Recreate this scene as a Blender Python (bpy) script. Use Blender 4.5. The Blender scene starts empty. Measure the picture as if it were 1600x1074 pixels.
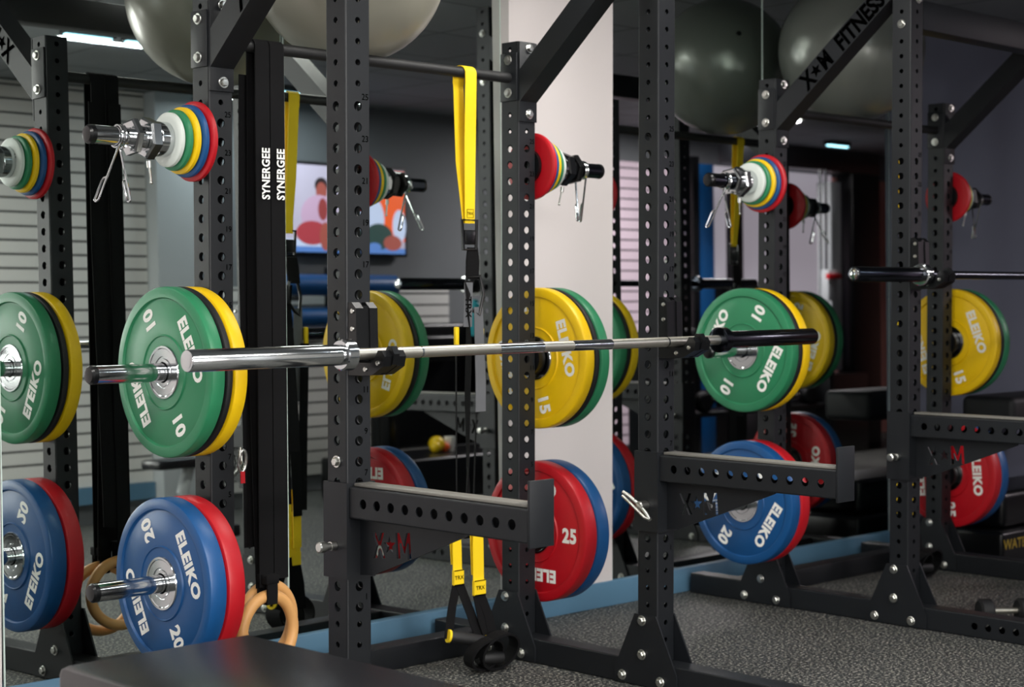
import bpy, bmesh, math, random
from mathutils import Vector, Matrix
random.seed(4)
PI = math.pi
C = bpy.context.scene.collection
scene = bpy.context.scene

# ------------------------------------------------------------------ camera, world, lights, exposure
yaw, pitch, roll = 0.7927, -0.0289, -0.0007
fwd = Vector((math.cos(yaw)*math.cos(pitch), math.sin(yaw)*math.cos(pitch), math.sin(pitch)))
rt0 = Vector((math.sin(yaw), -math.cos(yaw), 0)); up0 = rt0.cross(fwd)
rt = rt0*math.cos(roll)+up0*math.sin(roll); up = up0*math.cos(roll)-rt0*math.sin(roll)
cam_d = bpy.data.cameras.new('camera'); cam = bpy.data.objects.new('camera', cam_d); C.objects.link(cam)
M4 = Matrix((rt, up, -fwd)).transposed().to_4x4(); M4.translation = Vector((-2.6514, -4.2243, 1.1496))
cam.matrix_world = M4
cam_d.sensor_width = 36; cam_d.lens = 2672.5/1600*36; cam_d.clip_start = .05; cam_d.clip_end = 60
cam_d.dof.use_dof = True; cam_d.dof.focus_distance = 4.35; cam_d.dof.aperture_fstop = 4.0
scene.camera = cam

w = bpy.data.worlds.new('world'); scene.world = w; w.use_nodes = True
w.node_tree.nodes['Background'].inputs[0].default_value = (.62, .74, .85, 1)
w.node_tree.nodes['Background'].inputs[1].default_value = .015

def area(name, loc, rot, sx, sy, power, col=(1, 1, 1), spread=180):
    d = bpy.data.lights.new(name, 'AREA'); d.shape = 'RECTANGLE'; d.size = sx; d.size_y = sy
    d.energy = power; d.color = col; d.spread = math.radians(spread)
    o = bpy.data.objects.new(name, d); C.objects.link(o); o.location = loc; o.rotation_euler = rot
    return o
WH = (1, .97, .92); CO = (.86, .94, 1)
LAMPS = [(-1.9, -3.7, 40, WH, 'over the camera side'), (.1, -3.1, 70, WH, 'in front of the near rack'), (-1.5, -1.2, 22, WH, 'over the left of the near rack'), (1.3, -1.0, 20, WH, 'between the two racks')]
for lx, ly, lp, lc, ln in LAMPS: area('ceiling_lamp_light', (lx, ly, 2.405), (0, 0, 0), 1.2, .3, lp, lc)
area('strip_lamp_light', (1.6, -2.63, 2.395), (0, 0, 0), .5, .05, 7, CO)
area('strip_lamp_light', (3.6, -3.75, 2.395), (0, 0, 0), 1.2, .05, 14, CO)
area('ceiling_lamp_light', (6.68, -3.0, 2.405), (0, 0, 0), 1.2, .3, 75, (1, .88, .93))  # added lamp kept out of view, brightens the lilac wall and slats
area('window_daylight', (-3.3, -6.5, 1.55), (PI/2, 0, 0), 1.3, 1.3, 88, (1, .96, .93))
area('window_daylight', (-.3, -6.5, 1.55), (PI/2, 0, 0), 1.3, 1.3, 88, (1, .96, .93))
area('window_daylight', (-6.0, -3.6, 1.5), (0, -PI/2, 0), 1.3, 1.6, 22, CO)  # bare unseen area light by the left wall, no window built there

scene.view_settings.view_transform = 'Standard'; scene.view_settings.look = 'None'
scene.view_settings.gamma = 1; scene.view_settings.use_curve_mapping = False
scene.view_settings.exposure = 0.0

# ------------------------------------------------------------------ materials
def srgb(r, g, b):
    f = lambda c: (c/255/12.92) if c/255 <= .04045 else ((c/255+.055)/1.055)**2.4
    return (f(r), f(g), f(b), 1)
def mat(name, col, rough=.5, metal=0, bump=0, bscale=400, var=0, vscale=6, emit=None, es=0, coat=0, spec=.5):
    m = bpy.data.materials.new(name); m.use_nodes = True; nt = m.node_tree; b = nt.nodes['Principled BSDF']
    b.inputs['Base Color'].default_value = col; b.inputs['Roughness'].default_value = rough
    b.inputs['Metallic'].default_value = metal; b.inputs['Specular IOR Level'].default_value = spec
    if coat: b.inputs['Coat Weight'].default_value = coat; b.inputs['Coat Roughness'].default_value = .15
    if emit: b.inputs['Emission Color'].default_value = emit; b.inputs['Emission Strength'].default_value = es
    tc = nt.nodes.new('ShaderNodeTexCoord')
    if bump:
        n = nt.nodes.new('ShaderNodeTexNoise'); n.inputs['Scale'].default_value = bscale; n.inputs['Detail'].default_value = 2
        nt.links.new(tc.outputs['Object'], n.inputs['Vector'])
        bp = nt.nodes.new('ShaderNodeBump'); bp.inputs['Strength'].default_value = bump; bp.inputs['Distance'].default_value = .001
        nt.links.new(n.outputs['Fac'], bp.inputs['Height']); nt.links.new(bp.outputs['Normal'], b.inputs['Normal'])
    if var:
        n = nt.nodes.new('ShaderNodeTexNoise'); n.inputs['Scale'].default_value = vscale; n.inputs['Detail'].default_value = 5
        nt.links.new(tc.outputs['Object'], n.inputs['Vector'])
        mx = nt.nodes.new('ShaderNodeMix'); mx.data_type = 'RGBA'
        mx.inputs[6].default_value = tuple(c*(1-var) for c in col[:3])+(1,); mx.inputs[7].default_value = tuple(min(1, c*(1+var)) for c in col[:3])+(1,)
        nt.links.new(n.outputs['Fac'], mx.inputs[0]); nt.links.new(mx.outputs[2], b.inputs['Base Color'])
    return m
M = {}
M['steel'] = mat('powder_coat', srgb(17, 20, 24), .48, 0, .25, 900, .1, 8, spec=.4)
M['decal'] = mat('black_print', srgb(2, 2, 2), 1, spec=0)
M['bolt'] = mat('zinc', srgb(205, 205, 200), .28, 1)
M['chrome'] = mat('chrome', srgb(200, 203, 205), .13, 1, .03, 60)
M['satin'] = mat('satin_steel', srgb(212, 208, 196), .36, 1, .2, 1200)
M['darkchrome'] = mat('dark_chrome', srgb(60, 64, 72), .2, 1, .1, 300)
M['plastic'] = mat('black_plastic', srgb(8, 9, 11), .3, 0, .1, 200, spec=.4)
M['black'] = mat('black_rubber', srgb(10, 11, 13), .6, 0, .2, 600)
M['green'] = mat('green_rubber', srgb(40, 122, 82), .42, 0, .12, 700, .06, 14)
M['yellow'] = mat('yellow_rubber', srgb(232, 190, 4), .42, 0, .12, 700, .05, 14)
M['blue'] = mat('blue_rubber', srgb(14, 74, 128), .4, 0, .12, 700, .06, 14)
M['red'] = mat('red_rubber', srgb(178, 14, 28), .42, 0, .12, 700, .06, 14)
M['white'] = mat('white_print', srgb(238, 238, 232), .5)
M['wplate'] = mat('white_rubber', srgb(205, 212, 206), .5)
M['ystrap'] = mat('yellow_webbing', srgb(238, 202, 6), .7, 0, .4, 1500)
M['bstrap'] = mat('black_webbing', srgb(9, 9, 11), .85, 0, .6, 1500, spec=.2)
M['gstrap'] = mat('grey_webbing', srgb(92, 94, 98), .75, 0, .6, 1500)
M['wood'] = mat('birch', srgb(214, 160, 98), .45, 0, .05, 80, .12, 20)
M['vinyl'] = mat('black_vinyl', srgb(24, 24, 28), .27, 0, .25, 500)
M['ball'] = mat('pearl_grey_vinyl', srgb(134, 132, 120), .34, .2, .05, 300, .08, 5, coat=.2)
M['balld'] = mat('dark_grey_vinyl', srgb(106, 110, 104), .33, .35, .05, 300, .08, 5, coat=.2)
M['wall'] = mat('white_paint', srgb(208, 201, 200), .8, 0, .1, 120, .015, 3)
M['slate'] = mat('slate_paint', srgb(88, 94, 107), .8, 0, .1, 120, .03, 3)
M['base'] = mat('blue_baseboard', srgb(84, 122, 148), .5, 0, .05, 60, .05, 5)
M['dgrey'] = mat('dark_grey_paint', srgb(112, 115, 118), .8, 0, .1, 120, .04, 3)
M['lgrey'] = mat('light_grey_paint', srgb(178, 182, 184), .7)
M['slat'] = mat('pale_slat', srgb(214, 212, 208), .7)
M['groove'] = mat('dark_groove_insert', srgb(60, 62, 64), .6)  # shade inside the slat grooves, painted as a dark strip
M['lilac'] = mat('pale_lilac_paint', srgb(226, 206, 218), .8, 0, .1, 100, .06, 2)
M['brick'] = mat('pink_brick', srgb(186, 130, 122), .85, 0, .3, 60, .25, 5)
M['edge'] = mat('polished_glass_edge', srgb(210, 228, 220), .25, 0)
M['led'] = mat('led', srgb(190, 240, 255), .5, emit=srgb(170, 235, 255), es=5)
M['panel'] = mat('lamp_diffuser', srgb(240, 240, 240), .5, emit=(1, .97, .92, 1), es=6)
M['pane'] = mat('frosted_pane', srgb(200, 200, 210), .5, emit=(.80, .66, .78, 1), es=.42)
M['daypane'] = mat('daylit_pane', srgb(220, 220, 220), .5, emit=(1, .97, .94, 1), es=7)
M['cyan'] = mat('teal_plastic', srgb(20, 150, 160), .4)
M['orange'] = mat('orange_plastic', srgb(230, 90, 20), .4)
M['skin'] = mat('screen_skin', srgb(150, 90, 80), .5)

def mirror_mat():
    m = mat('mirror_silver', srgb(214, 222, 218), .012, 1); return m
M['mirror'] = mirror_mat()

def floor_mat():
    m = mat('speckled_rubber', srgb(40, 43, 46), .62, 0); nt = m.node_tree; b = nt.nodes['Principled BSDF']
    tc = nt.nodes.new('ShaderNodeTexCoord')
    v = nt.nodes.new('ShaderNodeTexNoise'); v.inputs['Scale'].default_value = 105; v.inputs['Detail'].default_value = 3; v.inputs['Roughness'].default_value = .7
    nt.links.new(tc.outputs['Object'], v.inputs['Vector'])
    r = nt.nodes.new('ShaderNodeValToRGB'); e = r.color_ramp.elements
    e[0].position = .45; e[0].color = srgb(20, 23, 25); e[1].position = .63; e[1].color = srgb(168, 165, 154)
    x = e.new(.53); x.color = srgb(44, 48, 50)
    nt.links.new(v.outputs['Fac'], r.inputs[0]); nt.links.new(r.outputs[0], b.inputs['Base Color'])
    bp = nt.nodes.new('ShaderNodeBump'); bp.inputs['Strength'].default_value = .5; bp.inputs['Distance'].default_value = .002
    nt.links.new(v.outputs['Fac'], bp.inputs['Height']); nt.links.new(bp.outputs['Normal'], b.inputs['Normal'])
    return m
M['floor'] = floor_mat()
def tile_mat():
    m = mat('ceiling_tile', srgb(74, 78, 82), .85); nt = m.node_tree; b = nt.nodes['Principled BSDF']
    tc = nt.nodes.new('ShaderNodeTexCoord'); br = nt.nodes.new('ShaderNodeTexBrick')
    br.offset = 0; br.inputs['Scale'].default_value = 1; br.inputs['Brick Width'].default_value = .6; br.inputs['Row Height'].default_value = .6
    br.inputs['Mortar Size'].default_value = .008
    br.inputs['Color1'].default_value = srgb(138, 143, 146); br.inputs['Color2'].default_value = srgb(128, 133, 136); br.inputs['Mortar'].default_value = srgb(84, 88, 92)
    nt.links.new(tc.outputs['Object'], br.inputs['Vector']); nt.links.new(br.outputs[0], b.inputs['Base Color'])
    return m
M['ceiling'] = tile_mat()

# ------------------------------------------------------------------ mesh builder
class MB:
    def __init__(s): s.v = []; s.f = []; s.m = []
    def add(s, vs, fs, mi=0, T=None):
        n = len(s.v)
        s.v += [tuple(T @ Vector(p)) if T else tuple(p) for p in vs]
        s.f += [tuple(n+i for i in q) for q in fs]; s.m += [mi]*len(fs)
    def box(s, a, b, mi=0, T=None, ch=0):
        if ch:
            bm = bmesh.new(); bmesh.ops.create_cube(bm, size=1)
            for v in bm.verts: v.co = Vector([(a[i]+b[i])/2+v.co[i]*(b[i]-a[i]) for i in range(3)])
            bmesh.ops.bevel(bm, geom=list(bm.edges), offset=ch, segments=2 if ch < .02 else 4, profile=.5, affect='EDGES')
            s.bm(bm, mi, T); return
        x0, y0, z0 = a; x1, y1, z1 = b
        vs = [(x0, y0, z0), (x1, y0, z0), (x1, y1, z0), (x0, y1, z0), (x0, y0, z1), (x1, y0, z1), (x1, y1, z1), (x0, y1, z1)]
        s.add(vs, [(3, 2, 1, 0), (4, 5, 6, 7), (0, 1, 5, 4), (1, 2, 6, 5), (2, 3, 7, 6), (3, 0, 4, 7)], mi, T)
    def bm(s, bm, mi=0, T=None):
        bm.verts.index_update()
        s.add([v.co.copy() for v in bm.verts], [[v.index for v in f.verts] for f in bm.faces], mi, T); bm.free()
    def lathe(s, prof, n=48, mi=0, T=None, axis='X', closed=False):
        # prof: list of (axial, radius); revolved about local X
        vs = []; fs = []
        P = len(prof)
        for i in range(n):
            t = 2*PI*i/n; c, q = math.cos(t), math.sin(t)
            for a, r in prof: vs.append((a, r*c, r*q))
        m = P if closed else P-1
        for i in range(n):
            j = (i+1) % n
            for k in range(m):
                k2 = (k+1) % P
                fs.append((i*P+k, j*P+k, j*P+k2, i*P+k2))
        R = {'X': Matrix.Identity(4), 'Y': Matrix.Rotation(PI/2, 4, 'Z'), 'Z': Matrix.Rotation(-PI/2, 4, 'Y')}[axis]
        s.add(vs, fs, mi, (T or Matrix.Identity(4)) @ R)
    def tube(s, pts, r, n=10, mi=0, T=None, cap=True, closed=False):
        pts = [Vector(p) for p in pts]; vs = []; fs = []; N = len(pts)
        prev = None
        for i, p in enumerate(pts):
            if closed: d = (pts[(i+1) % N]-pts[i-1]).normalized()
            else: d = (pts[min(i+1, N-1)]-pts[max(i-1, 0)]).normalized()
            if prev is None:
                a = d.orthogonal().normalized()
            else:
                a = prev-d*prev.dot(d); a.normalize()
            prev = a; b = d.cross(a)
            rr = r[i] if isinstance(r, (list, tuple)) else r
            for k in range(n):
                t = 2*PI*k/n; vs.append(p+(a*math.cos(t)+b*math.sin(t))*rr)
        for i in range(N if closed else N-1):
            i2 = (i+1) % N
            for k in range(n):
                k2 = (k+1) % n; fs.append((i*n+k, i*n+k2, i2*n+k2, i2*n+k))
        if cap and not closed:
            fs.append(tuple(reversed(range(n)))); fs.append(tuple((N-1)*n+k for k in range(n)))
        s.add(vs, fs, mi, T)
    def ribbon(s, pts, wdir, wd, th=.002, mi=0, T=None):
        # flat strap following pts, wd wide along wdir (vector or list of vectors), th thick
        pts = [Vector(p) for p in pts]; N = len(pts); vs = []; fs = []
        for i, p in enumerate(pts):
            wv = Vector(wdir[i] if isinstance(wdir[0], (list, tuple, Vector)) else wdir).normalized()
            d = (pts[min(i+1, N-1)]-pts[max(i-1, 0)]).normalized()
            nn = d.cross(wv).normalized(); h = wd[i] if isinstance(wd, (list, tuple)) else wd
            vs += [p-wv*h/2-nn*th/2, p+wv*h/2-nn*th/2, p+wv*h/2+nn*th/2, p-wv*h/2+nn*th/2]
        for i in range(N-1):
            for k in range(4):
                k2 = (k+1) % 4; fs.append((i*4+k, i*4+k2, i*4+4+k2, i*4+4+k))
        fs.append((3, 2, 1, 0)); fs.append(tuple((N-1)*4+k for k in range(4)))
        s.add(vs, fs, mi, T)
    def prism(s, poly, h0, h1, mi=0, T=None):
        # poly in local XY, extruded in Z
        n = len(poly); vs = [(x, y, h0) for x, y in poly]+[(x, y, h1) for x, y in poly]
        fs = [tuple(reversed(range(n))), tuple(range(n, 2*n))]+[(i, (i+1) % n, n+(i+1) % n, n+i) for i in range(n)]
        s.add(vs, fs, mi, T)
    def ball(s, c, r, mi=0, T=None, nu=32, nv=20, sc=(1, 1, 1)):
        prof = [(-r*math.cos(PI*k/nv), r*math.sin(PI*k/nv)+1e-5) for k in range(nv+1)]
        T0 = Matrix.Translation(c) @ Matrix.Diagonal((*sc, 1)); s.lathe(prof, nu, mi, (T or Matrix.Identity(4)) @ T0)
    def text(s, txt, size, mi=0, T=None, bold=0, sx=1, spacing=1):
        vs, fs = text_geo(txt, bold, spacing); s.add([(x*size*sx, y*size, 0) for x, y in vs], fs, mi, T)
    def holed(s, W0, W1, L0, L1, holes, T, mi=0, lip=.004):
        # rectangle in local XY (x across W0..W1, y along L0..L1), normal +Z, with round holes (y, r)
        n = 16; hs = sorted([h for h in holes if h[0]-h[1] > L0+.002 and h[0]+h[1] < L1-.002]); y = L0
        cx = (W0+W1)/2; hw = (W1-W0)/2
        for k, (hy, r) in enumerate(hs):
            e = r*1.25
            a, b = max(hy-e, L0), min(hy+e, L1)
            if a > y+1e-5: s.add([(W0, y, 0), (W1, y, 0), (W1, a, 0), (W0, a, 0)], [(0, 1, 2, 3)], mi, T)
            vs = []
            for i in range(n):
                t = 2*PI*(i+.5)/n; c, q = math.cos(t), math.sin(t)
                vs.append((cx+r*c, hy+r*q, 0))
            for i in range(n):
                t = 2*PI*(i+.5)/n; c, q = math.cos(t), math.sin(t)
                if i in (1, 2, 5, 6, 9, 10, 13, 14) or 1:
                    # project on rectangle hw x e by angle in normalised square
                    m = max(abs(c), abs(q)); X, Y = c/m, q/m
                    vs.append((cx+hw*X, hy+(b-hy if Y > 0 else hy-a)*Y, 0))
            # corners: snap nearest samples
            for i in (1, 2, 5, 6, 9, 10, 13, 14): pass
            fs = []
            for i in range(n):
                j = (i+1) % n; fs.append((i, n+i, n+j, j))
            base = len(vs)
            for q4, (i, j, sxx, syy) in enumerate(((1, 2, 1, 1), (5, 6, -1, 1), (9, 10, -1, -1), (13, 14, 1, -1))):
                vs.append((cx+hw*sxx, b if syy > 0 else a, 0)); fs.append((n+i, base+q4, n+j))
            lb = len(vs)
            for i in range(n):
                vs.append((vs[i][0], vs[i][1], -lip))
            for i in range(n):
                j = (i+1) % n; fs.append((i, j, lb+j, lb+i))
            s.add(vs, fs, mi, T); y = b
        if y < L1-1e-5: s.add([(W0, y, 0), (W1, y, 0), (W1, L1, 0), (W0, L1, 0)], [(0, 1, 2, 3)], mi, T)
    def sqtube(s, hx, hy, L0, L1, holes, T, mi=0, sides='NESW', caps=True, hs_side=None):
        # perforated tube along local Z; N=+y E=+x S=-y W=-x
        c = .004
        Fr = {'S': (Matrix(((1, 0, 0, 0), (0, 0, -1, -hy), (0, 1, 0, 0), (0, 0, 0, 1))), hx),
              'N': (Matrix(((-1, 0, 0, 0), (0, 0, 1, hy), (0, 1, 0, 0), (0, 0, 0, 1))), hx),
              'E': (Matrix(((0, 0, 1, hx), (1, 0, 0, 0), (0, 1, 0, 0), (0, 0, 0, 1))), hy),
              'W': (Matrix(((0, 0, -1, -hx), (-1, 0, 0, 0), (0, 1, 0, 0), (0, 0, 0, 1))), hy)}
        for k, (F, h) in Fr.items():
            s.holed(-(h-c), h-c, L0, L1, holes if k in sides else [], T @ F, mi)
        for sx, sy in ((1, -1), (1, 1), (-1, 1), (-1, -1)):
            A = (sx*(hx-c), sy*hy); B = (sx*hx, sy*(hy-c)); Mx = (sx*(hx-c*.3), sy*(hy-c*.3))
            vs = [(*A, L0), (*Mx, L0), (*B, L0), (*A, L1), (*Mx, L1), (*B, L1)]
            fs = [(0, 1, 4, 3), (1, 2, 5, 4)]
            if sx*sy > 0: fs = [tuple(reversed(q)) for q in fs]
            s.add(vs, fs, mi, T)
        if caps:
            for z, rv in ((L0, 1), (L1, 0)):
                q = [(hx-c, -hy), (hx, -hy+c), (hx, hy-c), (hx-c, hy), (-hx+c, hy), (-hx, hy-c), (-hx, -hy+c), (-hx+c, -hy)]
                f = tuple(range(8)); s.add([(*p, z) for p in q], [tuple(reversed(f)) if rv else f], mi, T)
    def build(s, name, mats, parent=None, loc=None, smooth=35):
        me = bpy.data.meshes.new(name); me.from_pydata(s.v, [], s.f)
        if not isinstance(mats, (list, tuple)): mats = [mats]
        for m in mats: me.materials.append(m)
        me.polygons.foreach_set('material_index', s.m)
        if smooth:
            me.polygons.foreach_set('use_smooth', [True]*len(s.f)); me.set_sharp_from_angle(angle=math.radians(smooth))
        me.update()
        o = bpy.data.objects.new(name, me); C.objects.link(o)
        if loc is not None: o.location = loc
        if parent: o.parent = parent
        return o
_tc = {}
def text_geo(txt, bold=0, spacing=1):
    k = (txt, bold, spacing)
    if k in _tc: return _tc[k]
    if txt == '*':
        pts = []
        for i in range(10):
            r = .42 if i % 2 == 0 else .18; a = PI/2+i*PI/5; pts.append((r*math.cos(a), r*math.sin(a)))
        _tc[k] = (pts+[(0, 0)], [(i, (i+1) % 10, 10) for i in range(10)]); return _tc[k]
    cu = bpy.data.curves.new('lettering', 'FONT'); cu.body = txt; cu.size = 1; cu.offset = bold; cu.space_character = spacing
    cu.align_x = 'CENTER'; cu.resolution_u = 3
    o = bpy.data.objects.new('lettering', cu); C.objects.link(o)
    dg = bpy.context.evaluated_depsgraph_get(); dg.update(); me = bpy.data.meshes.new_from_object(o.evaluated_get(dg))
    vs = [(v.co.x, v.co.y) for v in me.vertices]
    fs = []
    for p in me.polygons:
        q = list(p.vertices)
        if p.normal.z < 0: q.reverse()
        fs.append(q)
    ys = [y for x, y in vs]; mid = (min(ys)+max(ys))/2
    vs = [(x, y-mid) for x, y in vs]
    bpy.data.objects.remove(o); bpy.data.meshes.remove(me)
    _tc[k] = (vs, fs); return _tc[k]

def tag(o, label=None, cat=None, group=None, kind=None):
    if label: o['label'] = label
    if cat: o['category'] = cat
    if group: o['group'] = group
    if kind: o['kind'] = kind
    return o
def thing(name, label, cat, loc=(0, 0, 0), group=None, rot=None):
    o = bpy.data.objects.new(name, None); o.empty_display_size = .05; C.objects.link(o); o.location = loc
    if rot: o.rotation_euler = rot
    return tag(o, label, cat, group)
def dup(root, loc, label, group=None, rot=None):
    r = root.copy(); C.objects.link(r); r.location = loc; r['label'] = label
    if group: r['group'] = group
    if rot is not None: r.rotation_euler = rot
    for ch in list(root.children):
        c = ch.copy(); C.objects.link(c); c.parent = r
        for g in list(ch.children):
            d = g.copy(); C.objects.link(d); d.parent = c
    return r
T = Matrix.Translation
def frame(o, x, y):
    # matrix with local x -> x vector, local y -> y vector, z = x cross y
    x = Vector(x).normalized(); y = Vector(y).normalized(); z = x.cross(y)
    m = Matrix((x, y, z)).transposed().to_4x4(); m.translation = Vector(o); return m
def struct(name, mb, m, smooth=0):
    o = mb.build(name, m, None, smooth=smooth); o['kind'] = 'structure'; return o

# ------------------------------------------------------------------ the room
H = 2.45
def boxs(name, a, b, m):
    mb = MB(); mb.box(a, b); return struct(name, mb, m)
boxs('floor', (-6.2, -6.7, -.06), (11.2, .25, 0), M['floor'])
boxs('ceiling', (-6.2, -6.7, H), (11.2, .25, H+.06), M['ceiling'])
boxs('wall_left', (-6.2, -6.7, 0), (-6.1, .2, H), M['wall'])
boxs('wall_back', (-6.1, -6.7, 0), (1.0, -6.6, H), M['wall'])
boxs('wall_return', (.95, -6.6, 0), (1.0, -4.25, H), M['lgrey'])
boxs('wall_front', (-6.1, .08, 0), (11.1, .2, H), M['dgrey'])
boxs('wall_far', (11.1, -4.3, 0), (11.2, .2, H), M['brick'])
boxs('wall_pillar', (1.497, 0, .0916), (2.031, .079, H), M['wall'])
boxs('wall_end', (-6.1, 0, .0916), (-.417, .079, H), M['wall'])
boxs('wall_slate', (3.892, 0, .0916), (11.09, .079, H), M['slate'])  # right end of the front wall, given a darker slate colour
mb = MB(); mb.box((-6.09, -.012, 0), (11.09, .079, .0916), ch=.003); struct('baseboard_front', mb, M['base'], 30)
# wall with slats opposite
boxs('wall_opposite', (1.0, -4.3, 0), (11.1, -4.19, H), M['dgrey'])
def slats(name, x0, x1, z0, z1, m, label):
    mb = MB(); z = z0; p = .0762
    while z < z1-.01:
        t = min(z+p-.012, z1)
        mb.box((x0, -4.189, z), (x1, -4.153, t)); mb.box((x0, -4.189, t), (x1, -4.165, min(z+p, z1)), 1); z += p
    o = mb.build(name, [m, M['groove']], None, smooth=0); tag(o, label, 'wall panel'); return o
slats('slatwall_panel', 1.02, 2.80, .215, 2.44, M['slat'], 'pale grey horizontal slat panelling on the opposite wall, left of the column')
slats('slatwall_panel', 3.07, 5.34, .10, 1.33, M['slat'], 'low grey slat panelling under the television')
slats('slatwall_panel', 6.0, 7.25, .10, 2.2, M['lilac'], 'lilac lit slat panelling beyond the white wall pillar')  # pink light on these slats is put into their lilac colour
boxs('wall_column', (2.805, -4.189, 0), (3.06, -4.05, 2.44), M['lgrey'])
boxs('baseboard_opposite', (1.02, -4.189, .12), (2.80, -4.13, .212), M['base'])
boxs('wall_lilac', (7.3, -4.189, 0), (7.64, -4.12, 2.25), M['lilac'])
mb = MB(); mb.box((7.65, -4.189, .6), (9.50, -4.12, 2.22)); struct('window_1', mb, M['pane'])  # glowing panel standing in for the brightly lit pinkish wall
boxs('trim_2', (9.51, -4.189, 0), (10.45, -4.1, 2.2), M['brick'])

for k, wx in enumerate((-3.3, -.3)):
    mb = MB(); mb.box((wx-.65, -6.59, .9), (wx+.65, -6.56, 2.2), ch=.003); wf = struct('window_%d' % (k+2), mb, M['lgrey'])
    mb = MB(); mb.box((wx-.60, -6.559, .95), (wx+.60, -6.55, 2.15)); mb.build('pane', M['daypane'], wf)
# mirror panels (each hangs a little out of true, as glued mirrors do)
def mirror(label, x0, x1, a, b, d, xr, tint=0):
    # plane: y = d + a*(x-xr) + b*(z-1)
    f = lambda x, z: d+a*(x-xr)+b*(z-1)
    z0, z1 = .0925, H-.003; e = .0015
    x0 += e; x1 -= e
    t = .005
    q = [(x0, z0), (x1, z0), (x1, z1), (x0, z1)]
    vs = [(x, f(x, z), z) for x, z in q]+[(x, f(x, z)+t, z) for x, z in q]
    g = MB(); g.add(vs, [(0, 1, 2, 3)]); g.add(vs, [(7, 6, 5, 4)])
    for xa, xb in ((x0, x0+.003), (x1-.003, x1)):
        g.add([(xa, f(xa, z0)-.0006, z0), (xb, f(xb, z0)-.0006, z0), (xb, f(xb, z1)-.0006, z1), (xa, f(xa, z1)-.0006, z1)], [(0, 1, 2, 3)], 1)
    g.add(vs, [(0, 4, 5, 1), (1, 5, 6, 2), (2, 6, 7, 3), (3, 7, 4, 0)], 1)
    o = g.build('wall_mirror', [M['mirror'], M['edge']], None, smooth=0)
    tag(o, label, 'mirror'); return o
mirror('tall wall mirror behind the nearest green and blue plates, leftmost of the mirrors', -.415, .546, .00657, .0164, .0106, 0)
mirror('tall wall mirror between the bright mirror seam and the white wall pillar', .546, 1.497, .01733, .00975, .0211, 1.0)
mirror('tall wall mirror just right of the white wall pillar', 2.031, 2.959, .004, .008, .0125, 2.5)
mirror('tall wall mirror behind the far rack, nearest the slate painted wall', 2.959, 3.887, .004, .008, .0125, 2.5)

# ------------------------------------------------------------------ racks
PIT = .0508; Z1 = 1.605-24*PIT
HOLES = [(Z1+k*PIT, .0122) for k in range(25)]
HOLES += [(1.605+(k+1.08)*PIT, .0078) for k in range(16)]
LOW = [(Z1-.042-k*PIT, .0078) for k in range(5)]
def bolt_mesh():
    mb = MB()
    mb.lathe([(0, .0001), (0, .0155), (-.002, .0155), (-.003, .0145), (-.003, .0108)], 20)
    mb.lathe([(-.003, .0108), (-.009, .0108), (-.0105, .009), (-.0108, .0001)], 6)
    return mb.build('bolt', M['bolt'])
BOLT0 = bolt_mesh(); BOLT = BOLT0.data; bpy.data.objects.remove(BOLT0)
def bolt(parent, pos, n):
    # bolt head looking along n (points of local -X)
    o = bpy.data.objects.new('bolt', BOLT); C.objects.link(o); o.parent = parent
    o.location = pos; n = Vector(n)
    o.rotation_euler = (-n).to_track_quat('X', 'Z').to_euler()
    return o
WN, SN = (-1, 0, 0), (0, -1, 0)
def numerals(mb, x, y, face='F'):
    for n in range(1, 26, 2):
        z = Z1+(n-1)*PIT
        if face == 'F': mb.text(str(n), .0215, 0, frame((x+.022, y-.0386, z+.0235), (1, 0, 0), (0, 0, 1)), bold=.008)
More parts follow.
